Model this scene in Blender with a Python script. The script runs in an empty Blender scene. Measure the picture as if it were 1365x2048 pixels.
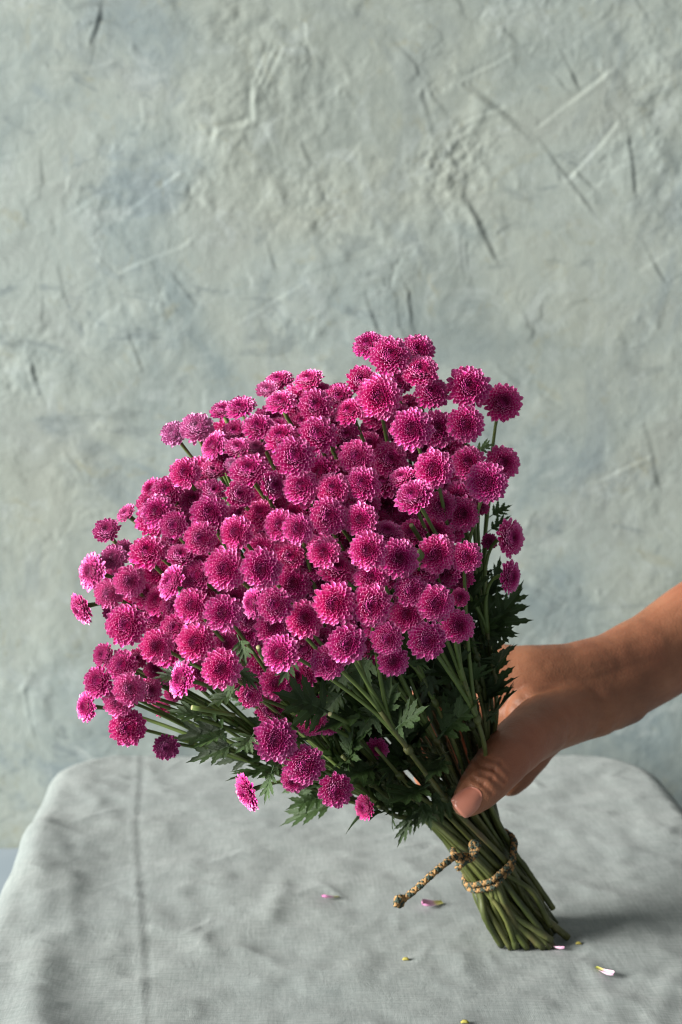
import bpy, math, random
import numpy as np
from mathutils import Vector, Matrix, Quaternion

random.seed(7)
rng = np.random.default_rng(11)
SC = bpy.context.scene
COL = SC.collection

# ------------------------------------------------------------------ camera, light, exposure
CAM_H, PITCH, FPX = 0.378, math.radians(8.0), 2048 * 50.0 / 36.0
cam_data = bpy.data.cameras.new('camera')
cam = bpy.data.objects.new('camera', cam_data)
COL.objects.link(cam)
cam.location = (0, 0, CAM_H)
cam.rotation_euler = (math.radians(90) - PITCH, 0, 0)
cam_data.sensor_fit = 'VERTICAL'
cam_data.sensor_height = 36.0
cam_data.lens = 50.0
cam_data.clip_start, cam_data.clip_end = 0.02, 60
cam_data.dof.use_dof = True
cam_data.dof.focus_distance = 0.715
cam_data.dof.aperture_fstop = 10.0
SC.camera = cam

world = bpy.data.worlds.new('World')
SC.world = world
world.use_nodes = True
bg = world.node_tree.nodes['Background']
bg.inputs['Color'].default_value = (0.90, 0.96, 1.0, 1)
bg.inputs['Strength'].default_value = 0.27


def area(name, loc, target, sx, sy, power, color):
    d = bpy.data.lights.new(name, 'AREA')
    d.shape, d.size, d.size_y, d.energy, d.color = 'RECTANGLE', sx, sy, power, color
    o = bpy.data.objects.new(name, d)
    COL.objects.link(o)
    o.location = loc
    o.rotation_euler = (Vector(target) - Vector(loc)).to_track_quat('-Z', 'Y').to_euler()
    return o


area('window_light', (-7.0, -1.9, 2.35), (0.0, 0.85, 0.15), 3.4, 4.0, 2480, (1.0, 0.985, 0.945))

SC.view_settings.view_transform = 'Standard'
SC.view_settings.look = 'None'
SC.view_settings.exposure = 0.0
SC.view_settings.gamma = 1.0
SC.cycles.use_denoising = True
SC.cycles.filter_width = 1.05
SC.cycles.max_bounces = 8
SC.cycles.transmission_bounces = 4

FWD = Vector((0, math.cos(PITCH), -math.sin(PITCH)))
UPV = Vector((0, math.sin(PITCH), math.cos(PITCH)))
RGT = Vector((1, 0, 0))
CAMP = Vector((0, 0, CAM_H))


def ray(px, py):
    return RGT * ((px - 682.5) / FPX) + UPV * (-(py - 1024) / FPX) + FWD


def at(px, py, Y):
    """survey point: the spot at distance Y from the camera seen under this bearing"""
    d = ray(px, py)
    return CAMP + d * (Y / d.y)


def on_table(px, py, z=0.0):
    d = ray(px, py)
    return CAMP + d * ((z - CAM_H) / d.z)


def size_at(r, Y):
    return r * Y / FPX


# ------------------------------------------------------------------ mesh helpers
class MB:
    def __init__(self):
        self.v, self.f, self.m, self.uv, self.at = [], [], [], [], []

    def add(self, verts, faces, mat=0, uvs=None, attr=None):
        o = len(self.v)
        self.v.extend([tuple(p) for p in verts])
        self.f.extend([tuple(i + o for i in f) for f in faces])
        self.m.extend([mat] * len(faces))
        self.uv.extend(uvs if uvs is not None else [(0, 0)] * len(verts))
        self.at.extend(attr if attr is not None else [0.0] * len(verts))

    def mesh(self, name, mats, smooth=True):
        me = bpy.data.meshes.new(name)
        me.from_pydata(self.v, [], self.f)
        for m in mats:
            me.materials.append(m)
        me.polygons.foreach_set('material_index', self.m)
        me.polygons.foreach_set('use_smooth', [smooth] * len(self.f))
        ul = me.uv_layers.new(name='UVMap')
        li = np.empty(len(me.loops), dtype=np.int32)
        me.loops.foreach_get('vertex_index', li)
        ul.data.foreach_set('uv', np.array(self.uv, dtype=np.float32)[li].ravel())
        a = me.attributes.new('side', 'FLOAT', 'POINT')
        a.data.foreach_set('value', np.array(self.at, dtype=np.float32))
        me.update()
        return me


def link(name, me, parent=None, matrix=None):
    o = bpy.data.objects.new(name, me)
    COL.objects.link(o)
    if parent is not None:
        o.parent = parent
    if matrix is not None:
        o.matrix_local = matrix
    return o


def tag(o, label=None, cat=None, group=None, kind=None):
    for k, v in (('label', label), ('category', cat), ('group', group), ('kind', kind)):
        if v:
            o[k] = v
    return o


def catmull(pts, n=8):
    P = [Vector(p) for p in pts]
    P = [P[0] * 2 - P[1]] + P + [P[-1] * 2 - P[-2]]
    out = []
    for i in range(1, len(P) - 2):
        a, b, c, d = P[i - 1], P[i], P[i + 1], P[i + 2]
        for k in range(n):
            t = k / n
            out.append(0.5 * (2 * b + (c - a) * t + (2 * a - 5 * b + 4 * c - d) * t * t + (3 * b - a - 3 * c + d) * t ** 3))
    out.append(P[-2])
    return out


def frames(path):
    T = [(path[min(i + 1, len(path) - 1)] - path[max(i - 1, 0)]).normalized() for i in range(len(path))]
    n = T[0].orthogonal().normalized()
    res = []
    for t in T:
        n = (n - t * n.dot(t)).normalized()
        res.append((t, n, t.cross(n)))
    return res


def tube(mb, path, rad, sides=8, mat=0, cap=True, ribs=0.0):
    fr = frames(path)
    n = len(path)
    vs, uvs = [], []
    L = 0.0
    for i, (p, (t, a, b)) in enumerate(zip(path, fr)):
        if i:
            L += (p - path[i - 1]).length
        r = rad(i / (n - 1)) if callable(rad) else rad
        for k in range(sides):
            th = 2 * math.pi * k / sides
            rr = r * (1 + ribs * (1 if k % 2 else -1))
            vs.append(p + a * (rr * math.cos(th)) + b * (rr * math.sin(th)))
            uvs.append((k / sides, L * 10))
    fs = []
    for i in range(n - 1):
        for k in range(sides):
            k2 = (k + 1) % sides
            fs.append((i * sides + k, i * sides + k2, (i + 1) * sides + k2, (i + 1) * sides + k))
    if cap:
        fs.append(tuple(range(sides))[::-1])
        fs.append(tuple((n - 1) * sides + k for k in range(sides)))
    mb.add(vs, fs, mat, uvs)


# ------------------------------------------------------------------ materials
class N:
    """terse node-tree builder"""

    def __init__(self, name):
        self.mat = bpy.data.materials.new(name)
        self.mat.use_nodes = True
        self.t = self.mat.node_tree
        self.b = self.t.nodes['Principled BSDF']
        self.out = self.t.nodes['Material Output']

    def n(self, typ, **kw):
        x = self.t.nodes.new(typ)
        for k, v in kw.items():
            if k.startswith('_'):
                setattr(x, k[1:], v)
        return x

    def l(self, a, b):
        self.t.links.new(a, b)

    def coords(self, which='Object', scale=(1, 1, 1)):
        tc = self.n('ShaderNodeTexCoord')
        mp = self.n('ShaderNodeMapping')
        mp.inputs['Scale'].default_value = scale
        self.l(tc.outputs[which], mp.inputs['Vector'])
        return mp.outputs['Vector']

    def noise(self, vec, scale, detail=5, rough=0.6, dist=0.0):
        x = self.n('ShaderNodeTexNoise')
        x.inputs['Scale'].default_value = scale
        x.inputs['Detail'].default_value = detail
        x.inputs['Roughness'].default_value = rough
        x.inputs['Distortion'].default_value = dist
        if vec is not None:
            self.l(vec, x.inputs['Vector'])
        return x.outputs['Fac']

    def ramp(self, fac, stops):
        r = self.n('ShaderNodeValToRGB')
        e = r.color_ramp.elements
        while len(e) < len(stops):
            e.new(0.5)
        for el, (p, c) in zip(e, stops):
            el.position = p
            el.color = (*c, 1) if len(c) == 3 else c
        self.l(fac, r.inputs['Fac'])
        return r.outputs['Color']

    def mix(self, fac, a, b, mode='MIX'):
        m = self.n('ShaderNodeMix', _data_type='RGBA', _blend_type=mode)
        for sock, val in ((m.inputs['Factor'], fac), (m.inputs['A'], a), (m.inputs['B'], b)):
            if hasattr(val, 'is_linked') or hasattr(val, 'node'):
                self.l(val, sock)
            elif isinstance(val, (int, float)):
                sock.default_value = val
            else:
                sock.default_value = (*val, 1)
        # Mix node exposes several A/B sockets: pick the colour ones
        return m.outputs['Result']

    def math(self, op, a, b=0.0, clamp=False):
        m = self.n('ShaderNodeMath', _operation=op, _use_clamp=clamp)
        for i, v in enumerate((a, b)):
            if hasattr(v, 'node'):
                self.l(v, m.inputs[i])
            else:
                m.inputs[i].default_value = v
        return m.outputs[0]

    def bump(self, height, strength, dist, normal=None):
        b = self.n('ShaderNodeBump')
        b.inputs['Strength'].default_value = strength
        b.inputs['Distance'].default_value = dist
        self.l(height, b.inputs['Height'])
        if normal is not None:
            self.l(normal, b.inputs['Normal'])
        return b.outputs['Normal']


def _mix(self, fac, a, b, mode='MIX'):
    m = self.t.nodes.new('ShaderNodeMix')
    m.data_type, m.blend_type = 'RGBA', mode
    socks = [m.inputs[0], m.inputs[6], m.inputs[7]]
    for s, v in zip(socks, (fac, a, b)):
        if hasattr(v, 'node'):
            self.t.links.new(v, s)
        elif isinstance(v, (int, float)):
            s.default_value = v
        else:
            s.default_value = (*v, 1)
    return m.outputs[2]


N.mix = _mix


def mat_plaster():
    m = N('plaster')
    v = m.coords('Object')
    base = m.ramp(m.noise(v, 6.0, 7, 0.66, 0.9), [(0.34, (0.144, 0.173, 0.169)), (0.45, (0.190, 0.216, 0.200)), (0.55, (0.224, 0.246, 0.220)), (0.66, (0.204, 0.220, 0.198))])
    blue = m.ramp(m.noise(v, 5.2, 6, 0.62, 1.8), [(0.53, (0, 0, 0)), (0.63, (1, 1, 1))])
    c = m.mix(m.math('MULTIPLY', blue, 0.6), base, (0.128, 0.157, 0.167))
    grey = m.ramp(m.noise(m.coords('Object', (1, 1, 1.7)), 9.5, 7, 0.66, 2.4), [(0.58, (0, 0, 0)), (0.64, (1, 1, 1))])
    c = m.mix(m.math('MULTIPLY', grey, 0.60), c, (0.118, 0.139, 0.137))
    warm = m.ramp(m.noise(v, 2.6, 3, 0.55), [(0.44, (0, 0, 0)), (0.58, (1, 1, 1))])
    c = m.mix(m.math('MULTIPLY', warm, 0.45), c, (0.220, 0.224, 0.176))
    oc = m.ramp(m.noise(v, 24, 7, 0.72, 1.0), [(0.58, (0, 0, 0)), (0.70, (1, 1, 1))])
    c = m.mix(m.math('MULTIPLY', oc, 0.55), c, (0.184, 0.176, 0.115))
    pale = m.ramp(m.noise(v, 17, 7, 0.70, 1.4), [(0.54, (0, 0, 0)), (0.68, (1, 1, 1))])
    c = m.mix(m.math('MULTIPLY', pale, 0.65), c, (0.272, 0.293, 0.272))
    c = m.mix(1.0, c, (0.985, 1.015, 1.045), 'MULTIPLY')
    m.l(c, m.b.inputs['Base Color'])
    m.b.inputs['Roughness'].default_value = 0.75
    m.b.inputs['Specular IOR Level'].default_value = 0.3
    n1 = m.bump(m.noise(v, 160, 6, 0.65), 0.25, 0.0010)
    n2 = m.bump(m.noise(v, 22, 8, 0.62, 2.2), 0.28, 0.003, n1)
    m.l(n2, m.b.inputs['Normal'])
    return m.mat


def mat_linen():
    m = N('linen')
    v = m.coords('UV')
    sep = m.n('ShaderNodeSeparateXYZ')
    m.l(v, sep.inputs[0])
    slub = m.noise(m.coords('UV', (60, 620, 1)), 1.0, 3, 0.7)
    slub2 = m.noise(m.coords('UV', (620, 60, 1)), 1.0, 3, 0.7)
    thr = m.math('MULTIPLY', m.math('ADD', slub, slub2), 0.5)
    c = m.ramp(thr, [(0.34, (0.162, 0.181, 0.171)), (0.5, (0.224, 0.241, 0.228)), (0.66, (0.286, 0.302, 0.284))])
    big = m.noise(v, 9, 4, 0.6)
    c = m.mix(m.math('MULTIPLY', m.ramp(big, [(0.4, (0, 0, 0)), (0.7, (1, 1, 1))]), 0.35), c, (0.181, 0.207, 0.202))
    spot = m.ramp(m.noise(v, 13.0, 2, 0.5), [(0.70, (0, 0, 0)), (0.76, (1, 1, 1))])
    c = m.mix(m.math('MULTIPLY', spot, 0.4), c, (0.147, 0.151, 0.139))
    c = m.mix(1.0, c, (0.965, 1.0, 1.01), 'MULTIPLY')
    m.l(c, m.b.inputs['Base Color'])
    m.b.inputs['Roughness'].default_value = 0.9
    m.b.inputs['Specular IOR Level'].default_value = 0.15
    m.b.inputs['Sheen Weight'].default_value = 0.15
    k = 2 * math.pi / 0.0011
    wx = m.math('SINE', m.math('MULTIPLY', sep.outputs[0], k))
    wy = m.math('SINE', m.math('MULTIPLY', sep.outputs[1], k))
    w = m.math('ADD', m.math('MULTIPLY', wx, wy), m.math('MULTIPLY', thr, 3.0))
    n1 = m.bump(w, 0.30, 0.0004)
    cr = m.noise(v, 55, 5, 0.65, 0.6)
    n2 = m.bump(cr, 0.35, 0.002, n1)
    m.l(n2, m.b.inputs['Normal'])
    return m.mat


def mat_petal():
    m = N('petal_magenta')
    uv = m.n('ShaderNodeUVMap')
    sep = m.n('ShaderNodeSeparateXYZ')
    m.l(uv.outputs[0], sep.inputs[0])
    u, vv = sep.outputs[0], sep.outputs[1]
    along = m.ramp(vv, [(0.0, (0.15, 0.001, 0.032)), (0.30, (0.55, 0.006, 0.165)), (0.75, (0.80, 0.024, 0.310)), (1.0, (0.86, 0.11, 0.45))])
    # pale rim: near the two edges and at the tip
    edge = m.math('ABSOLUTE', m.math('MULTIPLY', m.math('SUBTRACT', u, 0.5), 2.0))
    e1 = m.math('MULTIPLY', m.math('POWER', edge, 6.0), m.math('MULTIPLY', m.math('POWER', vv, 1.5), 0.75))
    e2 = m.math('POWER', vv, 9.0)
    rim = m.math('MULTIPLY', m.math('ADD', e1, e2, True), 0.72)
    front = m.mix(rim, along, (0.93, 0.50, 0.72))
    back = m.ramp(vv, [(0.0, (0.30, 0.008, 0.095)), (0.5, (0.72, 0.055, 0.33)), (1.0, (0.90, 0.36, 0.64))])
    sd = m.n('ShaderNodeAttribute', _attribute_name='side')
    c = m.mix(sd.outputs['Fac'], front, back)
    oi = m.n('ShaderNodeObjectInfo')
    so = m.n('ShaderNodeSeparateColor')
    m.l(oi.outputs['Color'], so.inputs[0])
    # object colour: R = how faded the flower is, G = how mauve
    c = m.mix(so.outputs[0], c, (0.80, 0.36, 0.62))
    c = m.mix(so.outputs[1], c, (0.34, 0.06, 0.22))
    hs = m.n('ShaderNodeHueSaturation')
    m.l(c, hs.inputs['Color'])
    m.l(m.math('ADD', m.math('MULTIPLY', oi.outputs['Random'], 0.007), 0.4925), hs.inputs['Hue'])
    m.l(m.math('ADD', m.math('MULTIPLY', oi.outputs['Random'], 0.22), 0.88), hs.inputs['Value'])
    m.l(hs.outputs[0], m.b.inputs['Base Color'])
    m.b.inputs['Roughness'].default_value = 0.34
    m.b.inputs['Specular IOR Level'].default_value = 0.55
    m.b.inputs['Sheen Weight'].default_value = 0.05
    tr = m.n('ShaderNodeBsdfTranslucent')
    m.l(hs.outputs[0], tr.inputs['Color'])
    mx = m.n('ShaderNodeMixShader')
    mx.inputs[0].default_value = 0.17
    m.l(m.b.outputs[0], mx.inputs[1])
    m.l(tr.outputs[0], mx.inputs[2])
    m.l(mx.outputs[0], m.out.inputs['Surface'])
    return m.mat


def mat_simple(name, stops, scale=60, rough=0.5, trans=0.0, bump=0.0, coord='Object', stretch=(1, 1, 1), spec=0.4, dist=0.001):
    m = N(name)
    v = m.coords(coord, stretch)
    f = m.noise(v, scale, 4, 0.6, 0.3)
    c = m.ramp(f, stops)
    m.l(c, m.b.inputs['Base Color'])
    m.b.inputs['Roughness'].default_value = rough
    m.b.inputs['Specular IOR Level'].default_value = spec
    if bump:
        m.l(m.bump(f, bump, dist), m.b.inputs['Normal'])
    if trans:
        tr = m.n('ShaderNodeBsdfTranslucent')
        m.l(c, tr.inputs['Color'])
        mx = m.n('ShaderNodeMixShader')
        mx.inputs[0].default_value = trans
        m.l(m.b.outputs[0], mx.inputs[1])
        m.l(tr.outputs[0], mx.inputs[2])
        m.l(mx.outputs[0], m.out.inputs['Surface'])
    return m.mat


def mat_leaf():
    m = N('leaf_green')
    uv = m.n('ShaderNodeUVMap')
    sep = m.n('ShaderNodeSeparateXYZ')
    m.l(uv.outputs[0], sep.inputs[0])
    v = m.coords('Object')
    c = m.ramp(m.noise(v, 90, 4, 0.6), [(0.3, (0.032, 0.066, 0.017)), (0.7, (0.070, 0.122, 0.034))])
    mid = m.math('ABSOLUTE', m.math('SUBTRACT', sep.outputs[0], 0.5))
    vein = m.math('SUBTRACT', 1.0, m.math('MULTIPLY', mid, 12.0), True)
    c = m.mix(m.math('MULTIPLY', vein, 0.5), c, (0.10, 0.17, 0.08))
    oi = m.n('ShaderNodeObjectInfo')
    hs = m.n('ShaderNodeHueSaturation')
    m.l(c, hs.inputs['Color'])
    m.l(m.math('ADD', m.math('MULTIPLY', oi.outputs['Random'], 0.65), 0.50), hs.inputs['Value'])
    m.l(hs.outputs[0], m.b.inputs['Base Color'])
    m.b.inputs['Roughness'].default_value = 0.45
    m.l(m.bump(m.math('ADD', m.math('MULTIPLY', vein, -0.6), m.noise(v, 300, 3, 0.6)), 0.5, 0.0006), m.b.inputs['Normal'])
    tr = m.n('ShaderNodeBsdfTranslucent')
    m.l(hs.outputs[0], tr.inputs['Color'])
    mx = m.n('ShaderNodeMixShader')
    mx.inputs[0].default_value = 0.24
    m.l(m.b.outputs[0], mx.inputs[1])
    m.l(tr.outputs[0], mx.inputs[2])
    m.l(mx.outputs[0], m.out.inputs['Surface'])
    return m.mat


def mat_skin():
    m = N('skin')
    v = m.coords('Object')
    c = m.ramp(m.noise(v, 28, 5, 0.6, 0.4), [(0.32, (0.225, 0.090, 0.047)), (0.52, (0.310, 0.128, 0.066)), (0.70, (0.375, 0.162, 0.088))])
    red = m.ramp(m.noise(v, 11, 3, 0.5), [(0.45, (0, 0, 0)), (0.7, (1, 1, 1))])
    c = m.mix(m.math('MULTIPLY', red, 0.35), c, (0.402, 0.116, 0.065))
    dots = m.ramp(m.noise(v, 160, 2, 0.5), [(0.74, (0, 0, 0)), (0.80, (1, 1, 1))])
    c = m.mix(m.math('MULTIPLY', dots, 0.30), c, (0.170, 0.070, 0.040))
    m.l(c, m.b.inputs['Base Color'])
    m.b.inputs['Roughness'].default_value = 0.48
    m.b.inputs['Specular IOR Level'].default_value = 0.35
    m.b.inputs['Subsurface Weight'].default_value = 0.15
    m.b.inputs['Subsurface Radius'].default_value = (1.0, 0.35, 0.2)
    m.b.inputs['Subsurface Scale'].default_value = 0.004
    vo = m.n('ShaderNodeTexVoronoi')
    vo.inputs['Scale'].default_value = 900
    m.l(v, vo.inputs['Vector'])
    n1 = m.bump(vo.outputs['Distance'], 0.30, 0.0005)
    n2 = m.bump(m.noise(v, 150, 5, 0.65), 0.35, 0.0012, n1)
    m.l(n2, m.b.inputs['Normal'])
    return m.mat


M_WALL = mat_plaster()
M_LINEN = mat_linen()
M_PETAL = mat_petal()
M_LEAF = mat_leaf()
M_SKIN = mat_skin()
def mat_stem():
    m = N('stem_green')
    v = m.coords('Object', (1, 1, 0.4))
    c = m.ramp(m.noise(v, 42, 5, 0.65, 0.5), [(0.28, (0.026, 0.038, 0.009)), (0.45, (0.056, 0.072, 0.017)), (0.60, (0.096, 0.108, 0.034)), (0.75, (0.105, 0.070, 0.036))])
    oi = m.n('ShaderNodeObjectInfo')
    tone = m.ramp(oi.outputs['Random'], [(0.0, (0.55, 0.62, 0.45)), (0.35, (1.0, 1.0, 1.0)), (0.6, (1.15, 0.95, 0.85)), (0.8, (0.75, 0.85, 0.55)), (1.0, (1.3, 1.25, 1.1))])
    c = m.mix(1.0, c, tone, 'MULTIPLY')
    m.l(c, m.b.inputs['Base Color'])
    m.b.inputs['Roughness'].default_value = 0.5
    m.l(m.bump(m.noise(m.coords('Object', (1, 1, 0.3)), 260, 4, 0.6), 0.5, 0.0008), m.b.inputs['Normal'])
    return m.mat


M_STEM = mat_stem()
M_BRANCH = mat_simple('branch_green', [(0.3, (0.065, 0.105, 0.022)), (0.7, (0.125, 0.170, 0.045))], 60, 0.5)
M_CALYX = mat_simple('calyx_green', [(0.3, (0.035, 0.060, 0.018)), (0.6, (0.075, 0.090, 0.030)), (0.8, (0.085, 0.055, 0.035))], 220, 0.55, bump=0.5)
M_CUT = mat_simple('cut_stem_end', [(0.3, (0.20, 0.19, 0.09)), (0.7, (0.36, 0.33, 0.17))], 400, 0.8)
M_CORD_TAN = mat_simple('cord_tan', [(0.3, (0.24, 0.130, 0.048)), (0.7, (0.38, 0.225, 0.090))], 700, 0.8, bump=0.5, dist=0.0004)
M_CORD_DARK = mat_simple('cord_dark_green', [(0.3, (0.025, 0.038, 0.028)), (0.7, (0.050, 0.068, 0.048))], 700, 0.8, bump=0.5, dist=0.0004)
M_NAIL = mat_simple('nail', [(0.3, (0.47, 0.165, 0.105)), (0.7, (0.53, 0.205, 0.14))], 80, 0.28, spec=0.5)
M_FLOOR = mat_simple('floor_paint', [(0.3, (0.25, 0.31, 0.345)), (0.7, (0.30, 0.355, 0.385))], 6, 0.8)
M_BIT = mat_simple('yellow_fleck', [(0.3, (0.24, 0.20, 0.035)), (0.7, (0.32, 0.28, 0.06))], 300, 0.7)


def mat_fallen():
    m = N('fallen_petal')
    uv = m.n('ShaderNodeUVMap')
    sep = m.n('ShaderNodeSeparateXYZ')
    m.l(uv.outputs[0], sep.inputs[0])
    c = m.ramp(sep.outputs[1], [(0.0, (0.36, 0.38, 0.05)), (0.28, (0.62, 0.55, 0.22)), (0.42, (0.78, 0.48, 0.62)), (1.0, (0.74, 0.22, 0.50))])
    oi = m.n('ShaderNodeObjectInfo')
    so = m.n('ShaderNodeSeparateColor')
    m.l(oi.outputs['Color'], so.inputs[0])
    tip = m.math('GREATER_THAN', sep.outputs[1], 0.38)
    c = m.mix(m.math('MULTIPLY', so.outputs[0], tip), c, (0.84, 0.62, 0.76))
    m.l(c, m.b.inputs['Base Color'])
    m.b.inputs['Roughness'].default_value = 0.5
    return m.mat


M_FALLEN = mat_fallen()


# ------------------------------------------------------------------ numpy noise for relief
def lattice(shape, cells, seed):
    r = np.random.default_rng(seed)
    gy, gx = cells
    g = r.random((gy + 2, gx + 2))
    y = np.linspace(0, gy, shape[0], endpoint=False)
    x = np.linspace(0, gx, shape[1], endpoint=False)
    iy, ix = y.astype(int), x.astype(int)
    fy, fx = y - iy, x - ix
    fy = (fy * fy * fy * (fy * (fy * 6 - 15) + 10))[:, None]
    fx = (fx * fx * fx * (fx * (fx * 6 - 15) + 10))[None, :]
    a, b = g[iy][:, ix], g[iy][:, ix + 1]
    c, d = g[iy + 1][:, ix], g[iy + 1][:, ix + 1]
    return (a * (1 - fx) + b * fx) * (1 - fy) + (c * (1 - fx) + d * fx) * fy - 0.5


def fbm(shape, base, octs, seed, gain=0.5):
    out = np.zeros(shape)
    amp = 1.0
    for o in range(octs):
        out += amp * lattice(shape, (max(1, int(base[0] * 2 ** o)), max(1, int(base[1] * 2 ** o))), seed + o)
        amp *= gain
    return out


def seg_dist(X, Z, a, b):
    d = np.array(b) - np.array(a)
    L = math.hypot(*d)
    t = ((X - a[0]) * d[0] + (Z - a[1]) * d[1]) / (L * L)
    tc = np.clip(t, 0, 1)
    px, pz = a[0] + tc * d[0], a[1] + tc * d[1]
    dist = np.hypot(X - px, Z - pz)
    side = np.sign((X - a[0]) * d[1] - (Z - a[1]) * d[0])
    return dist, side, t


def grid_mesh(name, V, nu, nv, mat, uv=None, thick=False):
    me = bpy.data.meshes.new(name)
    me.vertices.add(len(V))
    me.vertices.foreach_set('co', V.astype(np.float32).ravel())
    i = np.arange(nv - 1)[:, None] * nu + np.arange(nu - 1)[None, :]
    q = np.stack([i, i + 1, i + nu + 1, i + nu], -1).reshape(-1, 4)
    me.loops.add(q.size)
    me.loops.foreach_set('vertex_index', q.ravel().astype(np.int32))
    me.polygons.add(len(q))
    me.polygons.foreach_set('loop_start', (np.arange(len(q)) * 4).astype(np.int32))
    me.polygons.foreach_set('loop_total', np.full(len(q), 4, dtype=np.int32))
    me.polygons.foreach_set('use_smooth', np.ones(len(q), dtype=bool))
    me.materials.append(mat)
    if uv is not None:
        l = me.uv_layers.new(name='UVMap')
        l.data.foreach_set('uv', uv[q.ravel()].astype(np.float32).ravel())
    me.update()
    me.validate()
    return me


# ------------------------------------------------------------------ plaster wall
WALL_Y = 1.29
WX0, WX1, WZ0, WZ1 = -0.52, 0.52, -0.125, 0.86


def build_wall():
    nx, nz = 640, 606
    xs, zs = np.linspace(WX0, WX1, nx), np.linspace(WZ0, WZ1, nz)
    X, Z = np.meshgrid(xs, zs)
    S = X.shape
    wx = X + 0.006 * fbm(S, (14, 14), 3, 91)
    wz = Z + 0.006 * fbm(S, (14, 14), 3, 97)
    H = 0.006 * fbm(S, (3, 3), 3, 1) + 0.0012 * fbm(S, (16, 16), 3, 5)

    VAR = fbm(S, (24, 24), 3, 321)

    def wp(p):
        q = at(p[0], p[1], WALL_Y)
        return (q.x, q.z)

    def stroke(pts, depth=0.0012, w=0.0022, plate=0.0012, pw=0.020, groove=True):
        P = [wp(p) if abs(p[1]) > 2 or p[0] > 3 else p for p in pts]
        best = np.full(S, 9.0)
        sd = np.zeros(S)
        for k, (a, b) in enumerate(zip(P[:-1], P[1:])):
            d, s, t = seg_dist(wx, wz, a, b)
            m = d < best
            best[m] = d[m]
            sd[m] = (s * np.exp(-np.maximum(0, np.maximum(-t, t - 1)) * 6))[m]
        vary = np.clip(0.75 + 1.6 * VAR, 0.05, 1.6)
        ridge = np.exp(-(best / (w * (0.7 + 0.5 * vary))) ** 2)
        if groove:
            ridge = -ridge + 0.7 * np.exp(-((best - 1.7 * w) / w) ** 2) * (sd > 0)
        return vary * depth * ridge + vary * plate * sd * np.exp(-best / pw) * (1 - np.exp(-(best / (w * 0.6)) ** 2))

    strong = [[(932, 175), (1000, 225), (1055, 275)], [(850, 190), (880, 285), (930, 260)], [(110, 450), (120, 520), (133, 597)],
              [(0, 320), (60, 300), (92, 278)], [(420, 270), (430, 250), (505, 235), (510, 180)], [(930, 390), (960, 450), (995, 520)],
              [(600, 290), (615, 330), (612, 372)], [(1045, 98), (1100, 68), (1112, 50)], [(1000, 735), (1038, 765)], [(1295, 850), (1325, 970)],
              [(272, 98), (285, 115), (300, 150)]]
    medium = [[(205, 0), (200, 40), (180, 90)], [(85, 290), (90, 365)], [(5, 368), (110, 370)], [(115, 445), (200, 390), (250, 370)], [(88, 500), (86, 640)], [(145, 445), (200, 500), (235, 545)],
              [(270, 410), (350, 340)], [(95, 135), (160, 145), (215, 130)], [(515, 150), (545, 90)], [(527, 155), (555, 90)], [(540, 160), (570, 100)],
              [(245, 540), (360, 490), (375, 480)], [(480, 640), (600, 565)], [(530, 485), (545, 530)], [(350, 560), (390, 605)], [(945, 175), (1060, 265), (1130, 345), (1200, 430)],
              [(1075, 255), (1150, 200), (1235, 135)], [(868, 190), (915, 250)], [(1010, 55), (1070, 110), (1135, 180)], [(1110, 60), (1160, 170)], [(1095, 75), (1100, 110)],
              [(930, 160), (1015, 110)], [(930, 490), (945, 560), (960, 600)], [(918, 490), (935, 565), (960, 605)], [(1040, 430), (1045, 450), (1000, 470)],
              [(1275, 0), (1310, 60)], [(1330, 0), (1365, 30)], [(1255, 280), (1270, 380)], [(780, 80), (835, 125), (840, 150)], [(1290, 480), (1330, 555)],
              [(1010, 515), (1140, 450)], [(1140, 345), (1230, 250)], [(1155, 340), (1190, 375)], [(930, 240), (1000, 215)], [(680, 335), (715, 290)],
              [(265, 680), (285, 735)], [(70, 740), (90, 800)], [(135, 905), (165, 945)], [(210, 920), (290, 895)], [(60, 1380), (80, 1500)],
              [(1085, 790), (1130, 815)], [(1180, 725), (1250, 780)], [(1100, 975), (1160, 977), (1215, 955), (1300, 915)], [(620, 95), (628, 120), (610, 135)],
              [(280, 235), (275, 205), (320, 175)], [(0, 270), (50, 245), (52, 225)], [(735, 590), (760, 660)], [(820, 590), (835, 660)]]
    for s in strong:
        H += stroke(s, 0.0009, 0.0022, 0.0006, 0.014)
    for s in medium:
        H += stroke(s, 0.00055, 0.0015, 0.00045, 0.012)
    r = np.random.default_rng(5)
    for k in range(190):
        cx, cz = r.uniform(WX0, WX1), r.uniform(WZ0, WZ1)
        a = r.choice([0.65, 2.3, 1.4, 0.1]) + r.normal(0, 0.25)
        L = r.uniform(0.012, 0.07)
        bend = r.normal(0, 0.12) * L
        p0 = (cx - math.cos(a) * L / 2, cz - math.sin(a) * L / 2)
        p1 = (cx + math.sin(a) * bend, cz - math.cos(a) * bend)
        p2 = (cx + math.cos(a) * L / 2, cz + math.sin(a) * L / 2)
        H += stroke([p0, p1, p2], r.uniform(0.0001, 0.00035), r.uniform(0.001, 0.0018), r.uniform(-0.0004, 0.0004), 0.010, r.random() < 0.6)
    # crumbly skim patches: ragged terraces
    ter = fbm(S, (26, 26), 5, 33, 0.62)
    rag = np.floor(ter * 5) / 5
    rough = fbm(S, (70, 70), 3, 44, 0.6)
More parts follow.
